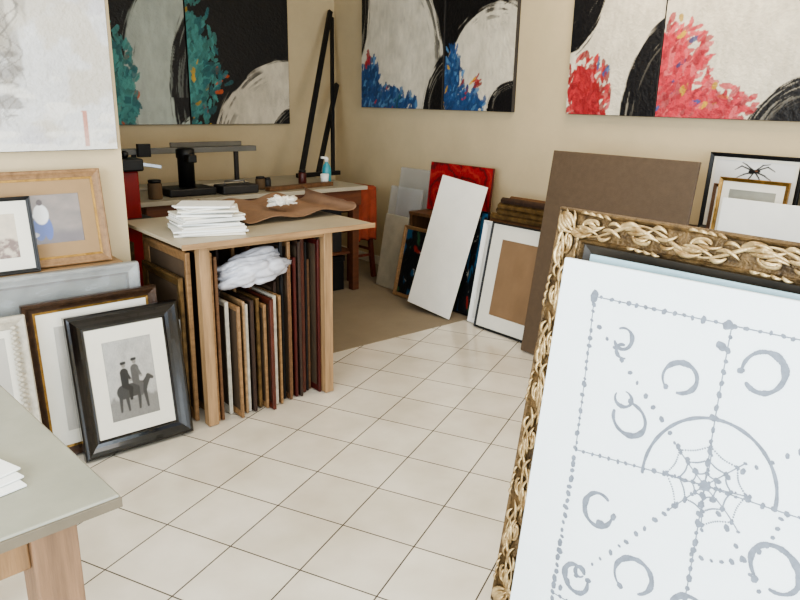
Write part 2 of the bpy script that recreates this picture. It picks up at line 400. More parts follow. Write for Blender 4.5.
def f_bird(u,v):
    c=np.tile(C(222,222,220),(len(u),1)); K=C(16,16,18)
    w=(fbm(u*18,v*18,160)-0.5)*0.02; uu=u+w
    c=mixc(c,K,cap(uu,v,0.46,0.84,0.56,0.86,0.032,0.022,0.008))
    for (x1,y1,x2,y2) in ((0.34,0.92,0.26,0.86),(0.40,0.94,0.34,0.97),(0.66,0.93,0.76,0.87),(0.60,0.95,0.68,0.97),(0.38,0.80,0.30,0.74),(0.64,0.80,0.72,0.74),(0.46,0.76,0.44,0.70),(0.57,0.77,0.60,0.70)):
        c=mixc(c,K,cap(uu,v,0.51,0.85,x1,y1,0.012,0.009,0.006)); c=mixc(c,K,cap(uu,v,x1,y1,x2,y2,0.009,0.005,0.006))
    c=mixc(c,C(110,70,50),ell(u,v,0.53,0.86,0.02,0.012))
    return c

prof_black=[(0,0),(0,0.03),(0.006,0.038),(0.016,0.04),(0.03,0.034),(0.045,0.024),(0.06,0.02),(0.066,0.022),(0.072,0.016),(0.072,0)]
picture("wide glossy black frame with black-and-white photo of two mounted people",lean_back(0.695,2.89,0.003,8.2,0.3),0.475,0.62,0.072,m_black,f_photo,0.062,m_mat,0.04,prof_black,res=260)
picture("dark bronze frame with cream mat leaning behind the black frame",lean_back(0.56,2.99,0.003,3,0.6),0.545,0.68,0.04,m_bronze,f_mono(C(190,186,178)),0.07,m_mat,0.035,liner=m_gold)
t=picture("wide silver frame wrapped in shiny clear plastic film",lean_back(0.28,3.085,0.003,1.2),0.775,0.785,0.045,m_silver,f_mono(C(104,106,102),101),0.0,None,0.03,liner=m_dark)
m_film=M("clear_film",(205,208,208),0.10,var=0.1,scale=5,bump=0.8,bscale=12,alpha=0.34)
nx,ny=60,60; V=[];F=[]
for j in range(ny+1):
    for i in range(nx+1):
        u=i/nx; v=j/ny
        z=0.032+0.010*abs(2*float(vn(np.array([u*9+v*5]),np.array([v*12-u*3]),77)[0])-1)+0.004*float(vn(np.array([u*30]),np.array([v*22]),78)[0])
        V.append((0.001+0.773*u,0.003+0.780*v,z))
for j in range(ny):
    for i in range(nx):
        a=j*(nx+1)+i; F.append((a,a+1,a+nx+2,a+nx+1))
mesh("plastic_film",V,F,parent=t,mat=m_film,smooth=True,label="wrinkled clear plastic film")
m_creamf=M("cream_gesso",(200,192,176),0.5,var=0.15,scale=30,bump=0.4)
t=picture("cream carved frame with scalloped inner border",lean_back(-0.02,2.90,0.003,7),0.575,0.66,0.05,m_creamf,f_mono(C(184,180,172),103),0.03,m_mat,0.035)
V=[];F=[]
for i in range(29):
    a=0.03+i*0.021
    tube_data([(0.515,a,0.032),(0.527,a,0.04),(0.542,a,0.032)],[0.003,0.010,0.003],V,F,6)
mesh("carved_beading",V,F,parent=t,mat=m_creamf,smooth=True)
cb=thing("low_cabinet","narrow white low cabinet behind the leaning frames","cabinet",loc=(0,0,0))
box("carcass",(-1.2,3.16,0.0),(1.0,3.298,0.77),M("cabinet_white",(160,152,136),0.6),cb)
box("top_board",(-1.21,3.13,0.77),(1.01,3.298,0.785),m_pine_x,cb)
picture("tan wood frame with print of figure in white and blue",lean_back(0.43,3.185,0.786,10),0.545,0.405,0.035,m_tan,f_brown,0.065,M("mat_tan",(156,128,94),0.7,var=0.05),0.025,liner=m_gold,res=160)
picture("thin black frame with cream mat and small landscape print",lean_back(0.322,3.14,0.786,9),0.35,0.31,0.016,m_blackm,f_land,0.05,m_mat,0.02)

# ---------------------------------------------------------------- work table with stored frames
tb=thing("work_table","wooden framing bench with pine legs and beige top","table",loc=(0,0,0))
m_top=M("worktop_board",(172,160,138),0.4,var=0.07,scale=5)
box("table_top",(1.16,2.82,0.872),(2.18,3.58,0.89),m_top,tb,0.003)
for x,y in ((1.25,2.865),(1.905,2.865),(1.25,3.50),(2.08,3.50)):
    box("leg",(x,y,0.0035),(x+0.05,y+0.05,0.872),m_pine,tb)
box("apron",(1.30,2.87,0.842),(1.905,2.888,0.872),m_pine_x,tb)
box("apron",(1.30,3.51,0.825),(2.08,3.53,0.872),m_pine_x,tb)
box("side_rail",(1.255,2.915,0.842),(1.275,3.50,0.872),m_brown,tb)
box("edge_trim",(1.155,2.812,0.868),(2.185,2.82,0.892),m_pine_x,tb,0.001)
m_mahog=M("mahogany",(90,44,32),0.35,var=0.2); m_dred=M("dark_red",(78,28,24),0.4)
m_oldgold=M("old_gold",(124,98,62),0.4,0.4,var=0.3,scale=20,bump=0.3)
pal={"tan wood":m_tan,"dark brown":m_dark,"old gold":m_oldgold,"white":m_white,"brown wood":m_brown,"cream":m_creamf,"reddish brown":m_mahog,"black":m_blackm,"dark red":m_dred,"pale pine":m_pine}
seq=[("tan wood",0.82,'T'),("brown wood",0.80,'T'),("white",0.66,'T'),("old gold",0.83,'B'),("cream",0.57,'S'),("tan wood",0.56,'S'),("dark brown",0.83,'B'),("pale pine",0.57,'S'),
("cream",0.55,'S'),("dark brown",0.57,'S'),("tan wood",0.82,'B'),("old gold",0.57,'S'),("tan wood",0.54,'S'),("reddish brown",0.57,'S'),("brown wood",0.83,'B'),("cream",0.57,'S'),("tan wood",0.57,'S'),("dark brown",0.62,'T'),
("black",0.83,'T'),("brown wood",0.70,'T'),("tan wood",0.82,'T'),("dark red",0.74,'T'),("dark brown",0.82,'T'),("pale pine",0.68,'T'),("reddish brown",0.83,'T'),("black",0.80,'T'),("brown wood",0.71,'T'),("dark red",0.82,'T')]
x=1.304; dx_=(1.900-1.304)/len(seq)
for i,(cn,hh,kind) in enumerate(seq):
    th=dx_-0.003; mw=0.022+0.02*random.random()
    y0=2.845+0.09*random.random()
    ln=0.5+0.1*random.random()
    if kind=='B': y0=3.10; ln=0.38
    if kind=='T': y0=2.892+0.09*random.random()
    ln=min(ln,3.485-y0)
    picture(cn+" frame stored upright on edge under the bench",lean_right(x+0.018,y0+ln,0.004,0.05),ln,hh,mw,pal[cn],None,0,None,th*random.uniform(0.65,1.0),name="picture_frame",group="frames stored under the bench")
    x+=dx_
for i,(mm,cn,hh,ln) in enumerate(((m_tan,"tan wood",0.60,0.50),(m_brown,"brown wood",0.68,0.56),(m_oldgold,"old gold",0.76,0.62))):
    picture(cn+" frame with nested corners standing beside the bench",lean_right(1.142+0.034*i,3.62+ln,0.004,1.5),ln,hh,0.05,mm,f_mono(C(86,76,64),150+i),0.0,None,0.028,name="picture_frame",group="frames standing beside the bench")
for i,(mm,cn,hh,ln,yy) in enumerate(((m_tan,"tan wood",0.82,0.52,3.48),(m_oldgold,"old gold",0.70,0.46,3.46))):
    picture(cn+" frame leaning on the side of the bench",lean_right(1.244-0.023*i,yy,0.004,0.2),ln,hh,0.045,mm,None,0.0,None,0.020,name="picture_frame",group="frames leaning on the bench side")
for i,(xx,yy,ww,hh,ln) in enumerate(((1.198,3.40,0.38,0.50,0.8),(1.174,3.36,0.32,0.42,0.8))):
    picture("white painted frame leaning beside the bench leg",lean_right(xx,yy,0.003,ln),ww,hh,0.045,m_white,f_mono(C(150,150,145),110+i),0,None,0.02,name="picture_frame",group="white frames beside the bench")
def blob(name,c,r,mat,parent=None,seed=0,amp=0.2,freq=3,sub=4,flatb=0.4,rotz=0,rotx=0,ridge=0.5,fold=0.0):
    bm=bmesh.new(); bmesh.ops.create_icosphere(bm,subdivisions=sub,radius=1)
    for v in bm.verts:
        p=v.co.copy()
        n=fbm(np.array([p.x*freq+p.z*2.1+10]),np.array([p.y*freq+p.z*1.7+10]),seed,3 if ridge>0.5 else 2)[0]
        rdg=1-abs(2*vn(np.array([p.x*freq*1.8+p.z*3+20]),np.array([p.y*freq*1.8-p.z*2+20]),seed+3)[0]-1)
        s=1+amp*(n-0.5)*2-amp*ridge*rdg
        if fold>0:
            q=vn(np.array([p.z*7+p.y*4+30]),np.array([p.x*2.2+30]),seed+6)[0]; s-=fold*(1-abs(2*q-1))**3
        v.co=Vector((p.x*r[0]*s,p.y*r[1]*s,max(p.z,-flatb-0.05*n)*r[2]*s))
    bmesh.ops.transform(bm,matrix=Matrix.Rotation(rotz,4,'Z')@Matrix.Rotation(rotx,4,'Y'),verts=bm.verts)
    me=bpy.data.meshes.new(name); bm.to_mesh(me); bm.free()
    o=obj(name,me,parent,mat,None,True); o.location=c; return o
m_bag=M("white_plastic",(216,216,224),0.15,var=0.10,bump=0.5,bscale=7,scale=6,stretch=(3,3,5),alpha=0.88)
o=blob("plastic_bag",(1.565,2.965,0.708),(0.205,0.110,0.098),m_bag,seed=4,amp=0.16,freq=1.4,sub=5,rotx=-0.16,flatb=0.6,ridge=0.3,fold=0.16)
tag(o,"bundled translucent white plastic bag lying on the stored frames","bag")
for i in range(15):
    w=0.33-0.007*i+0.05*(random.random()-0.5); h=0.28-0.006*i+0.04*(random.random()-0.5)
    cx=1.395+0.025*(random.random()-0.5); cy=3.09+0.04*(random.random()-0.5)
    th=0.0078
    m4=Matrix.Translation((cx,cy,0.891+i*0.0084))@Matrix.Rotation(rad(-14+random.uniform(-12,12)*(0.5+i/10)),4,'Z')
    o=box("mat_board_sheet",(-w/2,-h/2,0),(w/2,h/2,th),m_white if i%3 else m_mat,None,0.001)
    o.matrix_world=m4; tag(o,"white mat board offcut in an untidy stack on the bench","board","mat boards stacked on the bench")
def sheet(name,fx,nx,ny,mat,th=0.003,label=None):
    V=[];F=[]
    for k in (0,1):
        for j in range(ny+1):
            for i in range(nx+1):
                p=fx(i/nx,j/ny); V.append((p[0],p[1],p[2]-k*th))
    N=(nx+1)*(ny+1)
    for j in range(ny):
        for i in range(nx):
            a=j*(nx+1)+i; F.append((a,a+1,a+nx+2,a+nx+1)); F.append((N+a,N+a+nx+1,N+a+nx+2,N+a+1))
    for i in range(nx):
        a=i; F.append((a,N+a,N+a+1,a+1)); a=ny*(nx+1)+i; F.append((a,a+1,N+a+1,N+a))
    for j in range(ny):
        a=j*(nx+1); F.append((a,a+nx+1,N+a+nx+1,N+a)); a+=nx; F.append((a,N+a,N+a+nx+1,a+nx+1))
    return mesh(name,V,F,mat=mat,smooth=True)
def lf(u,v):
    n=float(vn(np.array([u*3.2]),np.array([v*2.2]),33)[0]); n2=float(fbm(np.array([u*7+v*3]),np.array([v*6]),37,2)[0])
    s=u*0.80; R1=0.035
    if s<0.08:
        a=(0.08-s)/R1; dx=0.08-R1*math.sin(min(a,2.0)); dz=R1*(1-math.cos(min(a,2.0)))
    elif s>0.66:
        a=(s-0.66)/0.060; dx=0.66+0.060*math.sin(min(a,2.4)); dz=0.045*(1-math.cos(min(a,2.4)))
    else: dx=s; dz=0.028*math.sin((s-0.08)/0.58*math.pi*2.0)**2
    x=1.53+dx-0.05*(v-0.5)+0.03*(n-0.5); y=3.10+0.44*v+0.04*(n-0.5)
    z=0.896+dz*(0.7+0.3*v)+0.024*n*math.sin(math.pi*u)+0.012*n2+0.025*v*v
    return (x,y,float(z))
o=sheet("wrapping_paper",lf,110,40,M("brown_kraft",(134,104,80),0.8,var=0.10,scale=6,bump=0.2),th=0.0015); tag(o,"loose curled sheet of brown wrapping paper on the bench","paper sheet")
o=blob("tissue_paper",(1.88,3.22,0.975),(0.085,0.055,0.034),m_mat,seed=8,amp=0.6,freq=5,sub=5,flatb=0.5,ridge=0.6); tag(o,"crumpled white tissue lying on the brown sheet","tissue")

# ---------------------------------------------------------------- back bench and things on it
bt=thing("back_bench","long wooden bench with pale grey top along the back wall","table",loc=(0,0,0))
m_grey=M("grey_top",(172,164,146),0.5,var=0.1,scale=4)
m_orange=wood("orange_wood",(104,62,40),axis=0)
box("table_top",(1.55,4.40,0.82),(3.34,5.36,0.85),m_grey,bt)
box("apron",(1.6,4.43,0.70),(3.30,4.46,0.82),m_orange,bt); box("lower_shelf",(1.6,4.5,0.30),(3.30,5.30,0.32),m_orange,bt)
for x,y in ((1.6,4.46),(3.24,4.46),(1.6,5.26),(3.24,5.26)): box("leg",(x,y,0.0035),(x+0.06,y+0.06,0.82),m_orange,bt)
m_card=M("cardboard",(96,76,54),0.8,var=0.1); m_dg=M("dark_grey_plastic",(42,40,40),0.5)
for i,(x0,x1,y0,y1,z0,h,mm,cn) in enumerate(((1.70,2.1,4.53,4.95,0.321,0.36,m_card,"brown cardboard"),(2.13,2.60,4.53,4.95,0.321,0.34,m_blackm,"black"),(2.63,3.18,4.53,4.98,0.321,0.37,m_dg,"dark grey"),
   (1.70,2.2,4.53,4.95,0.0035,0.28,m_dg,"dark grey"),(2.23,2.68,4.53,4.95,0.0035,0.27,m_card,"brown cardboard"),(2.71,3.20,4.53,4.95,0.0035,0.28,m_blackm,"black"))):
    sbx=thing("storage_box",cn+" storage box with lid kept under the back bench","box",loc=(0,0,0),group="boxes under the back bench")
    box("box_body",(x0,y0,z0),(x1,y1,z0+h*0.85),mm,sbx); box("lid",(x0-0.008,y0-0.008,z0+h*0.85),(x1+0.008,y1+0.008,z0+h),mm,sbx)
rp_=thing("red_press","tall red metal press with black head and lever","machine",loc=(1.39,4.12,0.0035))
box("base_plate",(-0.12,-0.14,0),(0.14,0.14,0.04),m_blackm,rp_,0.006)
box("column",(-0.055,-0.05,0.04),(0.055,0.05,1.08),m_red,rp_,0.012)
box("table_plate",(-0.09,-0.13,0.78),(0.11,0.08,0.81),m_blackm,rp_,0.005)
box("press_head",(-0.06,-0.10,1.08),(0.07,0.06,1.15),m_blackm,rp_,0.01)
bar("lever",(0.05,-0.06,1.12),(0.17,-0.10,1.10),0.02,0.02,m_steel,rp_)
lathe("knob",[(0.012,1.15),(0.02,1.16),(0.02,1.18),(0.01,1.19)],m_blackm,rp_)
mc=thing("mat_cutter","long grey metal mat cutter rail with board on stands","cutter",loc=(0,0,0))
box("base_board",(1.72,4.98,0.851),(2.62,5.16,0.87),m_grey,mc)
for x in (1.76,2.55): box("upright",(x,5.06,0.87),(x+0.03,5.09,1.10),m_dg,mc)
box("rail",(1.62,5.03,1.095),(2.72,5.10,1.135),M("rail_grey",(118,118,114),0.4,0.3),mc); box("guide_board",(2.05,5.08,1.135),(2.62,5.10,1.170),M("dark_grey_board",(112,108,98),0.5),mc)
box("cutter_head",(1.78,4.99,1.08),(1.87,5.03,1.17),m_blackm,mc)
bc=thing("black_machine","black bench machine with round column and flat base","machine",loc=(1.97,4.64,0.851))
box("base_plate",(-0.17,-0.12,0),(0.16,0.12,0.05),m_blackm,bc,0.008)
lathe("column",[(0.055,0.05),(0.055,0.24),(0.062,0.25),(0.062,0.30),(0.045,0.31)],m_blackm,bc); box("arm",(-0.03,-0.12,0.22),(0.03,0.0,0.27),m_blackm,bc,0.006)
tbx=thing("tool_box","flat black toolbox with carrying handle","toolbox",loc=(0,0,0))
box("box_body",(2.15,4.46,0.851),(2.42,4.62,0.91),m_dg,tbx,0.008); tube("handle",[(2.2,4.54,0.91),(2.2,4.54,0.935),(2.35,4.54,0.935),(2.35,4.54,0.91)],0.006,m_steel,tbx)
for i,(xx,yy,r_,h_,mm,cn) in enumerate(((2.52,4.62,0.035,0.09,m_card,"brown"),(2.62,4.70,0.03,0.07,m_dg,"dark grey"),(2.98,4.78,0.032,0.10,m_dred,"dark red"),(1.70,4.52,0.045,0.12,m_card,"brown"))):
    j_=thing("paint_jar",cn+" paint jar with lid on the back bench","jar",loc=(xx,yy,0.851),group="jars on the back bench")
    lathe("jar_body",[(r_*0.95,0),(r_,0.005),(r_,h_*0.8),(r_*0.85,h_*0.88)],mm,j_,16); lathe("lid",[(r_*0.9,h_*0.88),(r_*0.92,h_),(r_*0.85,h_+0.003)],m_blackm,j_,16)
o=box("wood_offcut",(-0.3,-0.03,0),(0.3,0.03,0.03),m_brown,None,0.002); o.matrix_world=Matrix.Translation((2.80,4.52,0.851))@Matrix.Rotation(rad(7),4,'Z'); tag(o,"brown wood offcut lying along the back bench edge","wood piece")
sb=thing("spray_bottle","teal plastic spray bottle with white trigger","bottle",loc=(3.17,4.72,0.851))
lathe("bottle_body",[(0.03,0),(0.036,0.008),(0.036,0.11),(0.026,0.14),(0.013,0.155),(0.013,0.165)],M("teal_plastic",(70,160,175),0.3),sb)
lathe("cap",[(0.015,0.165),(0.016,0.19),(0.01,0.2)],m_white,sb); bar("trigger",(0,0,0.195),(-0.05,0,0.2),0.018,0.02,m_white,sb)
cup=lathe("paper_cup",[(0.025,0),(0.034,0.085),(0.031,0.085),(0.023,0.006)],m_white); cup.location=(3.07,4.60,0.882-0.031); tag(cup,"small white paper cup on the grey bench","cup")
ez=thing("easel_frame","tall black triangular wooden frame leaning into the room corner","easel",loc=(0,0,0))
bar("long_bar",(3.17,5.10,0.882),(3.90,5.72,2.27),0.045,0.025,m_blackm,ez)
bar("upright_bar",(3.56,5.20,0.882),(3.93,5.74,2.22),0.03,0.025,m_blackm,ez)
bar("short_bar",(3.38,5.16,0.882),(3.90,5.62,1.63),0.042,0.025,m_blackm,ez)
bar("cross_bar",(3.14,5.12,0.872),(3.60,5.16,0.872),0.035,0.035,m_blackm,ez)
st=thing("stool","dull red-brown wooden stool with square legs and rungs","stool",loc=(3.53,4.86,0.0035))
m_rb=wood("redbrown_wood",(112,54,38))
lathe("seat",[(0.12,0.74),(0.14,0.75),(0.14,0.77),(0.125,0.78)],m_rb,st)
for sx in (-1,1):
    for sy in (-1,1): bar("leg",(sx*0.13,sy*0.13,0),(sx*0.08,sy*0.08,0.745),0.035,0.035,m_rb,st)
for z,k in ((0.2,0.117),(0.38,0.105),(0.56,0.092)):
    bar("rung",(-k,-k,z),(k,-k,z),0.02,0.02,m_rb,st); bar("rung",(-k,k,z),(k,k,z),0.02,0.02,m_rb,st)
    bar("rung",(-k,-k,z+0.04),(-k,k,z+0.04),0.02,0.02,m_rb,st); bar("rung",(k,-k,z+0.04),(k,k,z+0.04),0.02,0.02,m_rb,st)
def rg(u,v):
    # cloth laid over the seat and hanging down towards the room in soft folds
    a=u; b_=(v-0.5)*2; n=float(vn(np.array([u*4]),np.array([v*5]),44)[0]); fo=0.016*math.sin(v*17+2*n)
    if a<0.42: y=4.99-a/0.42*0.26; z=0.792+0.008*n
    else:
        q=(a-0.42)/0.58; y=4.72-0.012-0.02*math.sin(q*2.2)+fo*q; z=0.792-0.46*q+0.03*n*q
    x=3.53+b_*0.13*(1-0.18*max(0,a-0.42))+0.012*(n-0.5)
    return (x,y,z)
o=sheet("red_cloth",rg,40,40,M("rust_cloth",(156,70,46),0.85,var=0.2,scale=14),th=0.003); tag(o,"rust-red cloth draped over the stool","cloth")

# ---------------------------------------------------------------- right side low bench and leaning items
lb=thing("low_bench","low dark wooden shelf bench against the wall","bench",loc=(0,0,0))
box("top_board",(3.64,2.62,0.62),(3.98,4.25,0.645),m_brown,lb)
box("shelf_board",(3.66,2.64,0.25),(3.98,4.23,0.27),m_brown,lb)
for y in (2.62,3.4,4.225): box("side_panel",(3.65,y,0.004),(3.98,y+0.025,0.62),m_brown,lb)
for lay in range(6):
    for c2 in range(3):
        yy1=3.36-0.03*lay+random.uniform(-0.05,0.05); xx=3.60+c2*0.046+0.004*random.random(); zz=0.646+lay*0.038; mm,cn=random.choice(((m_brown,"brown"),(m_dark,"dark"),(m_tan,"tan"),(m_oldgold,"old gold")))
        yy0=2.64
        o=mesh("frame_moulding",[(xx,yy0,zz),(xx+0.04,yy0,zz),(xx+0.04,yy0,zz+0.03),(xx+0.02,yy0,zz+0.036),(xx+0.008,yy0,zz+0.028),(xx,yy0,zz+0.02),
          (xx,yy1,zz),(xx+0.04,yy1,zz),(xx+0.04,yy1,zz+0.03),(xx+0.02,yy1,zz+0.036),(xx+0.008,yy1,zz+0.028),(xx,yy1,zz+0.02)],
          [(0,1,2,3,4,5),(11,10,9,8,7,6)]+[(q,(q+1)%6+0,(q+1)%6+6,q+6)[::-1] for q in range(6)],mat=mm)
        tag(o,cn+" wood frame moulding length stacked on the low bench","moulding","moulding lengths on the low bench")
canvas_thing("small red canvas with dark swirling strokes on the bench",lean_right(3.84,4.24,0.648,6),0.68,0.38,f_red,0.02,edge=M("dark_red_edge",(90,24,22),0.6))
for i,(y,w,h,xx,ln) in enumerate(((4.70,0.40,0.95,3.80,9),(4.68,0.40,0.80,3.70,9),)):
    o=box("wrapped_panel",(0,0,0),(w,h,0.02),m_film,None,0.004); o.matrix_world=lean_right(xx,y,0.004,ln)
    tag(o,"translucent film-wrapped panel leaning on the wall","panel","film-wrapped panels")
o=box("board",(0,0,0),(0.28,0.60,0.015),M("offwhite_panel",(176,168,150),0.5),None,0.002); o.matrix_world=lean_right(3.52,4.50,0.004,10); tag(o,"small off-white board leaning among wrapped panels","board")
picture("dark colourful painting in light wood frame on the floor",lean_right(3.44,4.17,0.004,12),0.50,0.56,0.028,m_tan,f_dark,0,None,0.025,vm=v_paint)
picture("dark painting with blue and red shapes leaning on the bench",lean_right(3.50,3.55,0.004,8),0.22,0.76,0.012,m_blackm,lambda u,v:f_dark(u,v,120),0,None,0.02,vm=v_paint)
BLp=Vector((3.27,3.80,0.06)); BRp=Vector((3.335,3.40,0.06)); TLp=Vector((3.50,3.64,0.98))
mm4=frameM(BLp,BRp-BLp,TLp-BLp)
o=box("long_board",(0,0,0),(0.40,0.96,0.012),M("cream_board",(240,236,226),0.5,var=0.03),None,0.002)
o.matrix_world=mm4@Matrix.Rotation(rad(-8),4,'Z'); tag(o,"long cream-white board leaning against the frames","board")
picture("narrow white frame leaning edge-out on the floor",lean_right(3.42,3.31,0.002,10),0.085,0.72,0.03,m_white,f_mono(C(214,212,205),130),0,None,0.025)
picture("white mat with blank brown centre in thin black frame",lean_right(3.38,3.21,0.002,11),0.55,0.73,0.012,m_blackm,f_mono(C(140,114,88),131),0.095,m_mat,0.022)
o=box("hardboard_sheet",(0,0,0),(0.91,1.235,0.02),M("brown_hardboard",(90,74,58),0.6,var=0.08,scale=30,bump=0.15,bscale=200),None,0.003)
o.matrix_world=lean_right(3.26,2.68,0.005,8.4); tag(o,"large brown hardboard sheet leaning upright","board")
kb=thing("side_cabinet","wooden storage cabinet standing against the wall","cabinet",loc=(0,0,0))
box("carcass",(3.50,0.7,0.0),(3.98,2.5,0.80),m_brown,kb); box("top_board",(3.48,0.69,0.80),(3.985,2.51,0.82),m_dark,kb)
for y0 in (0.72,1.32,1.92):
    d=box("door",(3.485,y0,0.05),(3.50,y0+0.56,0.78),m_brown,kb); kk=lathe("knob",[(0.012,0),(0.014,0.01),(0.008,0.02)],m_steel,d,12); kk.location=(3.47,y0+0.5,0.45)
picture("black framed picture of dark spidery figure on white",lean_right(3.90,1.97,0.822,5),0.50,0.43,0.022,m_blackm,f_bird,0.015,m_mat,0.025,res=230)
picture("black framed mount standing beside the spidery figure picture",lean_right(3.93,1.46,0.822,3),0.42,0.40,0.02,m_blackm,f_mono(C(180,176,166),141),0.05,m_mat,0.02)
picture("gold framed print with cream mat on the cabinet",lean_right(3.74,1.82,0.822,6),0.36,0.315,0.02,m_gold,f_mono(C(150,150,140),140),0.04,m_mat,0.02)
picture("brown framed print tucked behind the gold frame",lean_right(3.81,1.88,0.822,5),0.34,0.27,0.018,m_brown,f_mono(C(120,110,96),142),0.03,m_mat,0.018)
o=box("card_panel",(0,0,0),(0.52,0.225,0.012),m_white,None,0.002); o.matrix_world=lean_right(3.60,1.72,0.822,6); tag(o,"low white card panel in front of the gold frame","board")

# ---------------------------------------------------------------- big ornate gold frame
FM=lean_right(1.42,1.23,0.0,9)
FW,FH=1.02,1.235
gf=thing("ornate_frame","large antique gold frame with carved scrolling leaves, leaning","picture frame",FM)
m_ag=M("antique_gold",(202,180,138),0.34,0.6,var=0.25,scale=22,bump=0.25,bscale=90,rgb2=(134,106,68))
m_agd=M("antique_gold_ground",(120,96,62),0.5,0.4,var=0.3,scale=30,bump=0.5,bscale=120,rgb2=(56,42,26))
mw=0.092
sweep_frame("frame_moulding",FW,FH,[(0,-0.045),(0,-0.012),(0.003,-0.002),(0.007,0.001),(0.012,-0.003),(0.016,-0.009),(0.035,-0.007),(0.055,-0.007),(0.07,-0.011),(0.076,-0.010),(0.081,-0.005),(0.087,-0.009),(mw,-0.02),(mw,-0.045)],m_agd,gf)
V=[];F=[]
def side_map(k,s,t,z):
    if k==0: return (t,s,z)
    if k==1: return (s,FH-t,z)
    if k==2: return (FW-t,s,z)
    return (s,t,z)
def leaf(k,s,t,ang,ln,curl,wid,z0=0.0):
    pp=[];r2=[];N_=10;x_=s;y_=t;a=ang
    for w_ in range(N_):
        q=w_/(N_-1)
        pp.append(side_map(k,min(max(x_,0.004),10),min(max(y_,0.006),0.086),z0+0.006*math.sin(q*math.pi*0.9)))
        r2.append(wid*(0.22+0.9*math.sin(math.pi*(0.12+0.84*q))))
        a+=curl/N_; x_+=math.cos(a)*ln/N_; y_+=math.sin(a)*ln/N_
    tube_data(pp,r2,V,F,7,0.75)
for k in range(4):
    Ls=FH if k in (0,2) else FW
    n=4 if k in (0,2) else 3; per=(Ls-0.06)/n; s0=0.03
    mid=0.044; A=0.025
    pts=[];rr=[]
    for i in range(n*44+1):
        s=s0+per*i/44; pts.append(side_map(k,s,mid+A*math.sin(2*math.pi*(s-s0)/per),0.001)); rr.append(0.0044+0.0016*math.sin(i*0.31))
    tube_data(pts,rr,V,F,8,0.85)
    for j in range(2*n):
        sc=s0+per*(j+0.5)/2+random.uniform(-0.006,0.006); sg=1 if j%2==0 else -1
        # half-open leafy hook filling each wave
        cx=sc+0.016; cy=mid-sg*0.008; pts=[];rr=[]; T=18
        for i in range(T):
            q=i/(T-1); a=sg*(math.pi*0.75)+sg*q*math.pi*1.15; r=0.024*(1-0.75*q)
            pts.append(side_map(k,cx+r*math.cos(a)*1.8,min(max(cy+r*math.sin(a)*0.85,0.008),0.084),0.004*q)); rr.append(0.0026+0.0042*q)
        tube_data(pts,rr,V,F,8,0.75)
        for q,(da,l_,cu,wd) in enumerate(((0.8,0.085,-1.5,0.0066),(0.35,0.110,-0.9,0.0060),(-0.2,0.090,0.8,0.0054),(1.4,0.052,-2.2,0.0056),(-0.8,0.054,1.6,0.0050),(0.6,0.066,-1.2,0.0045))):
            leaf(k,sc-0.066+0.012*q,mid+sg*(0.012-0.004*q),sg*da,l_*random.uniform(0.85,1.1),sg*cu,wd,-0.002)
        leaf(k,sc+0.030,mid+sg*0.020,sg*0.9,0.052,-sg*2.0,0.0056,-0.001); leaf(k,sc+0.042,mid+sg*0.004,-sg*0.5,0.070,sg*1.4,0.0054,-0.001); leaf(k,sc+0.058,mid-sg*0.012,-sg*0.9,0.050,sg*1.9,0.0048,-0.001)
        for q in range(4): leaf(k,sc-0.035+q*0.024,mid-sg*0.034,-sg*0.5+0.1*q,0.030,sg*1.0,0.0044,-0.003)
for cx,cy,sx,sy in ((0,0,1,1),(FW,0,-1,1),(FW,FH,-1,-1),(0,FH,1,-1)):
    for q in range(5):
        a=rad(4+q*20.5); cu=(2-q)*0.35
        pp=[];r2=[]
        for w_ in range(9):
            ww=w_/8; r=0.006+0.078*ww*(1 if q%2==0 else 0.8); a2=a+cu*ww*ww
            pp.append((cx+sx*(0.014+math.cos(a2)*r*0.85),cy+sy*(0.014+math.sin(a2)*r*0.85),0.002+0.005*math.sin(math.pi*ww))); r2.append(0.0015+0.0062*math.sin(math.pi*(0.12+0.82*ww)))
        tube_data(pp,r2,V,F,7,0.75)
mesh("carved_ornament",V,F,parent=gf,mat=m_ag,smooth=True)
sweep_frame("inner_liner",FW,FH,[(mw-0.002,-0.045),(mw-0.002,-0.022),(mw+0.026,-0.030),(mw+0.026,-0.045)],M("liner_dark",(60,54,46),0.5,var=0.2),gf)
sweep_frame("inner_slip",FW,FH,[(mw+0.026,-0.045),(mw+0.026,-0.028),(mw+0.034,-0.028),(mw+0.034,-0.045)],m_silver,gf)
box("backing",(mw,mw,-0.045),(FW-mw,FH-mw,-0.040),M("backing_grey",(70,72,70),0.4,var=0.2),gf,0)
o=box("pale_blue_board",(0.165,0.0,0.020),(1.0,1.122,0.034),M("pale_blue_board_mat",(160,188,198),0.4,var=0.1),None,0.002); o.matrix_world=FM@Matrix.Rotation(rad(0.6),4,'Z'); tag(o,"thin pale blue board tucked behind the white canvas","board")
cv=thing("dotted_canvas","white canvas with blue-grey dotted diagram, leaning on gold frame","painting",FM)
m_cv=M("white_canvas",(238,247,251),0.5,var=0.015,bump=0.08,bscale=300)
rm=Matrix.Translation((0.128,0.0,0.05))@Matrix.Rotation(rad(1.4),4,'Z')
box("canvas",(0,0,0),(0.86,1.105,0.022),m_cv,cv,0.004,M4=rm)
zf=0.0725
V=[];F=[]; cnt=[0]
def dot(w,h,r,rough=1.0):
    base=len(V); n=14; cnt[0]+=1; z=zf+0.0000015*(cnt[0]%600)
    ph=random.random()*6; e=1+random.uniform(-0.2,0.3)*rough
    for i in range(n):
        a=2*math.pi*i/n; rr=r*(1+rough*(0.14*math.sin(2*a+ph)+0.08*math.sin(5*a+ph))); V.append((w+rr*math.cos(a),h+rr*math.sin(a)*e,z))
    F.append(tuple(range(base,base+n)))
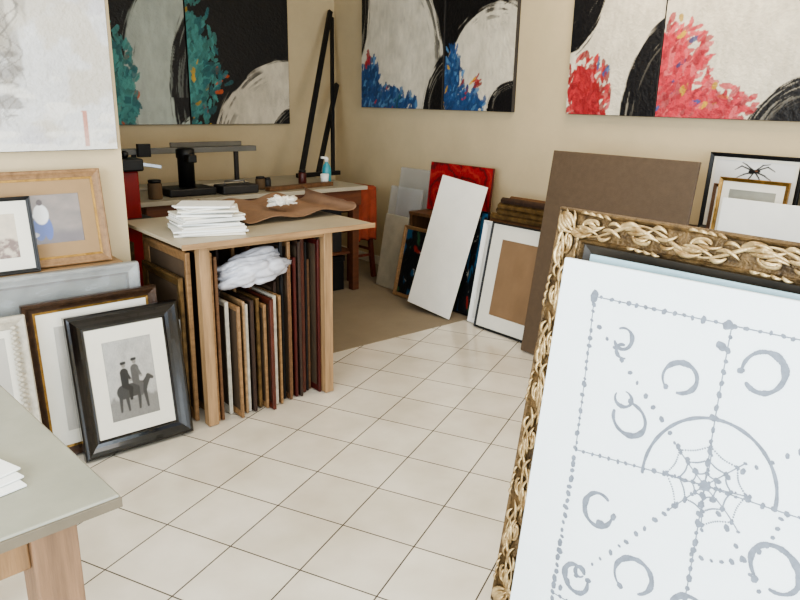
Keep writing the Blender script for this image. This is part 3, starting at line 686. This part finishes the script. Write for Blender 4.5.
def dline(p,q,step,r,jit=0.3,thin=True):
    L_=math.hypot(q[0]-p[0],q[1]-p[1]); n=max(1,int(L_/step)); r=r*1.15
    wob=random.uniform(-0.004,0.004)
    for i in range(n+1):
        t=(i+random.uniform(-0.12,0.12))/n; o_=wob*math.sin(t*3.1)
        dot(p[0]+(q[0]-p[0])*t+random.uniform(-.0018,.0018)+o_,p[1]+(q[1]-p[1])*t+random.uniform(-.0018,.0018)+o_,r*random.uniform(1-jit,1+jit))
    if thin:
        m=int(L_/0.003)
        for i in range(m+1):
            t=i/m; o_=wob*math.sin(t*3.1)
            dot(p[0]+(q[0]-p[0])*t+o_,p[1]+(q[1]-p[1])*t+o_,0.0017,0.3)
def arc(c,R,a0,a1,r,step=0.0025,fade=True,spiral=0.0):
    n=max(2,int(abs(a1-a0)*math.pi/180*R/step)); ph=random.random()*6; ph2=random.random()*6
    for i in range(n+1):
        t=i/n; a=rad(a0+(a1-a0)*t); k=(0.35+0.75*math.sin(math.pi*min(1,t*0.9+0.08))**0.8)*(1+0.22*math.sin(t*13+ph2)) if fade else 1
        RR=R*(1+0.06*math.sin(2*a+ph)+spiral*t); dot(c[0]+RR*math.cos(a),c[1]+RR*math.sin(a)*0.96,r*k*(1+0.12*math.sin(i*0.45)),0.35)
CT=(0.592,0.664)
TL=(0.215,1.022); ML=(0.246,0.612)
dline(TL,ML,0.021,0.0050); dline(ML,(0.262,0.18),0.020,0.0064,thin=False); dot(TL[0],TL[1],0.013)
dline(TL,(0.95,1.052),0.024,0.0048)
dline(ML,CT,0.024,0.0044); dline(CT,(0.95,0.70),0.024,0.0048)
dline((0.572,1.036),CT,0.026,0.0048); dot(0.563,1.035,0.011); dot(0.560,0.985,0.013); dline(CT,(0.61,0.25),0.022,0.0058)
dline((0.262,0.20),(0.97,0.23),0.024,0.0056)
dline((0.246,0.95),CT,0.034,0.0052,thin=False); dline((0.955,0.985),CT,0.032,0.0055,thin=False); dline(CT,(0.262,0.2),0.032,0.0055,thin=False); dline(CT,(0.93,0.28),0.032,0.0055,thin=False)
arc(CT,0.158,5,192,0.0042,0.004,False)
for i in range(12):
    a=rad(0-i*8.0); dot(CT[0]+0.168*math.cos(a),CT[1]+0.168*math.sin(a),0.0060*random.uniform(0.7,1.2))
NR=8; angs=[rad(i*360/NR+7+random.uniform(-4,4)) for i in range(NR)]
# web: threads sag between the spokes
for R_,skip in ((0.030,()),(0.060,()),(0.092,(5,)),):
    for i in range(NR):
        if i in skip: continue
        a=angs[i]; a2=angs[(i+1)%NR]+(2*math.pi if i==NR-1 else 0)
        for q in range(13):
            t=q/12; aa=a+(a2-a)*t; RR=R_*(1-0.13*math.sin(math.pi*t)); dot(CT[0]+RR*math.cos(aa),CT[1]+RR*math.sin(aa),0.0021 if R_>0.04 else 0.0017,0.3)
        dot(CT[0]+R_*math.cos(a),CT[1]+R_*math.sin(a),0.0050 if R_>0.04 else 0.0036)
for i,a in enumerate(angs):
    ll=0.115 if i%2 else 0.10; dline((CT[0]+0.010*math.cos(a),CT[1]+0.010*math.sin(a)),(CT[0]+ll*math.cos(a),CT[1]+ll*math.sin(a)),0.026,0.0034)
dot(CT[0],CT[1],0.013); dot(0.577,0.822,0.009)
for (c,R_,a0,a1,r) in (((0.319,0.936),0.025,-150,120,0.0050),((0.483,0.885),0.038,-90,225,0.0056),((0.659,0.953),0.043,-130,190,0.0062),((0.377,0.745),0.041,-190,95,0.0056),
   ((0.345,0.487),0.041,60,360,0.0064),((0.474,0.368),0.046,-60,235,0.0062),((0.321,0.277),0.035,50,380,0.0068),((0.773,0.553),0.048,-90,230,0.0066),((0.86,0.86),0.043,-80,210,0.006),((0.86,0.40),0.047,0,280,0.006),((0.62,0.36),0.038,0,270,0.006)):
    arc(c,R_,a0,a1,r,spiral=0.10)
    if R_>0.03:
        e=rad(a1); dot(c[0]+R_*1.1*math.cos(e),c[1]+R_*1.1*math.sin(e),r*1.3)
arc((0.325,0.905),0.018,90,300,0.0044); arc((0.352,0.79),0.022,-200,80,0.0044); arc((0.329,0.30),0.014,0,330,0.005); dot(0.36,0.452,0.013)
mesh("drawn_dots",V,F,parent=cv,mat=M("grey_ink",(124,132,144),0.5,var=0.15,scale=60),label="blue-grey painted dots and broken rings")

# ---------------------------------------------------------------- near desk
dk=thing("desk","grey-topped wooden desk with pine legs and apron","desk",Matrix.Translation((0.315,1.10,0.0))@Matrix.Rotation(rad(5),4,'Z'))
m_desk=M("desk_top_grey",(148,147,132),0.25,var=0.08,scale=6)
box("desk_top",(-1.3,0,0.828),(0,1.15,0.85),m_desk,dk,0.004)
box("edge_strip",(-1.3,-0.005,0.829),(0,0.0,0.847),M("rim_grey_wood",(108,98,82),0.5),dk,0.001)
m_leg=wood("desk_leg_wood",(132,102,76))
for x,y in ((-0.13,0.06),(-0.13,1.0),(-1.25,0.06),(-1.25,1.0)): box("leg",(x,y,0),(x+0.075,y+0.075,0.828),m_leg,dk,0.004)
box("apron",(-1.18,0.075,0.73),(-0.13,0.1,0.828),m_tan,dk); box("apron",(-0.085,0.135,0.73),(-0.06,1.0,0.828),wood("pine_y",(120,92,66),axis=1),dk)
for i in range(3):
    o=box("paper_sheet",(0,0,0),(0.25,0.15,0.004),m_white,None,0.001); o.matrix_world=Matrix.Translation((-0.045+0.006*i,1.165+0.008*i,0.851+i*0.005))@Matrix.Rotation(rad(13+4*i),4,'Z'); tag(o,"white paper sheet lying on the grey desk","paper","papers on the desk")

# ---------------------------------------------------------------- lights
def area(name,loc,rot,sx,sy,e,col):
    l=bpy.data.lights.new(name,'AREA'); l.shape='RECTANGLE'; l.size=sx; l.size_y=sy; l.energy=e; l.color=col
    o=bpy.data.objects.new(name,l); COL.objects.link(o); o.location=loc; o.rotation_euler=rot; return o
area("window_light_front",(0.4,-2.55,1.5),(rad(75),0,0),4.4,2.0,150,(0.84,0.93,1.0))
area("window_light_side",(-2.25,0.0,1.5),(rad(82),0,rad(-90)),3.2,1.9,275,(0.84,0.93,1.0))
area("ceiling_lamp_back",(3.3,2.2,2.9),(0,rad(-12),0),0.9,0.8,36,(1.0,0.84,0.62))
area("ceiling_lamp_near",(1.0,1.3,2.9),(0,0,0),1.4,1.0,24,(1.0,0.97,0.93))
w=bpy.data.worlds.new("sky"); scene.world=w; w.use_nodes=True
w.node_tree.nodes["Background"].inputs["Color"].default_value=(0.75,0.85,1.0,1); w.node_tree.nodes["Background"].inputs["Strength"].default_value=1.0

# ---------------------------------------------------------------- camera
R=Matrix.Rotation(rad(50-90),3,'Z')@Matrix.Rotation(rad(90-15.95),3,'X')@Matrix.Rotation(rad(1.1),3,'Z')
cd=bpy.data.cameras.new("camera"); cam=bpy.data.objects.new("camera",cd); COL.objects.link(cam)
m4=R.to_4x4(); m4.translation=(0,0,1.5); cam.matrix_world=m4
cd.sensor_width=36; cd.lens=31.5; cd.clip_start=0.02
scene.camera=cam
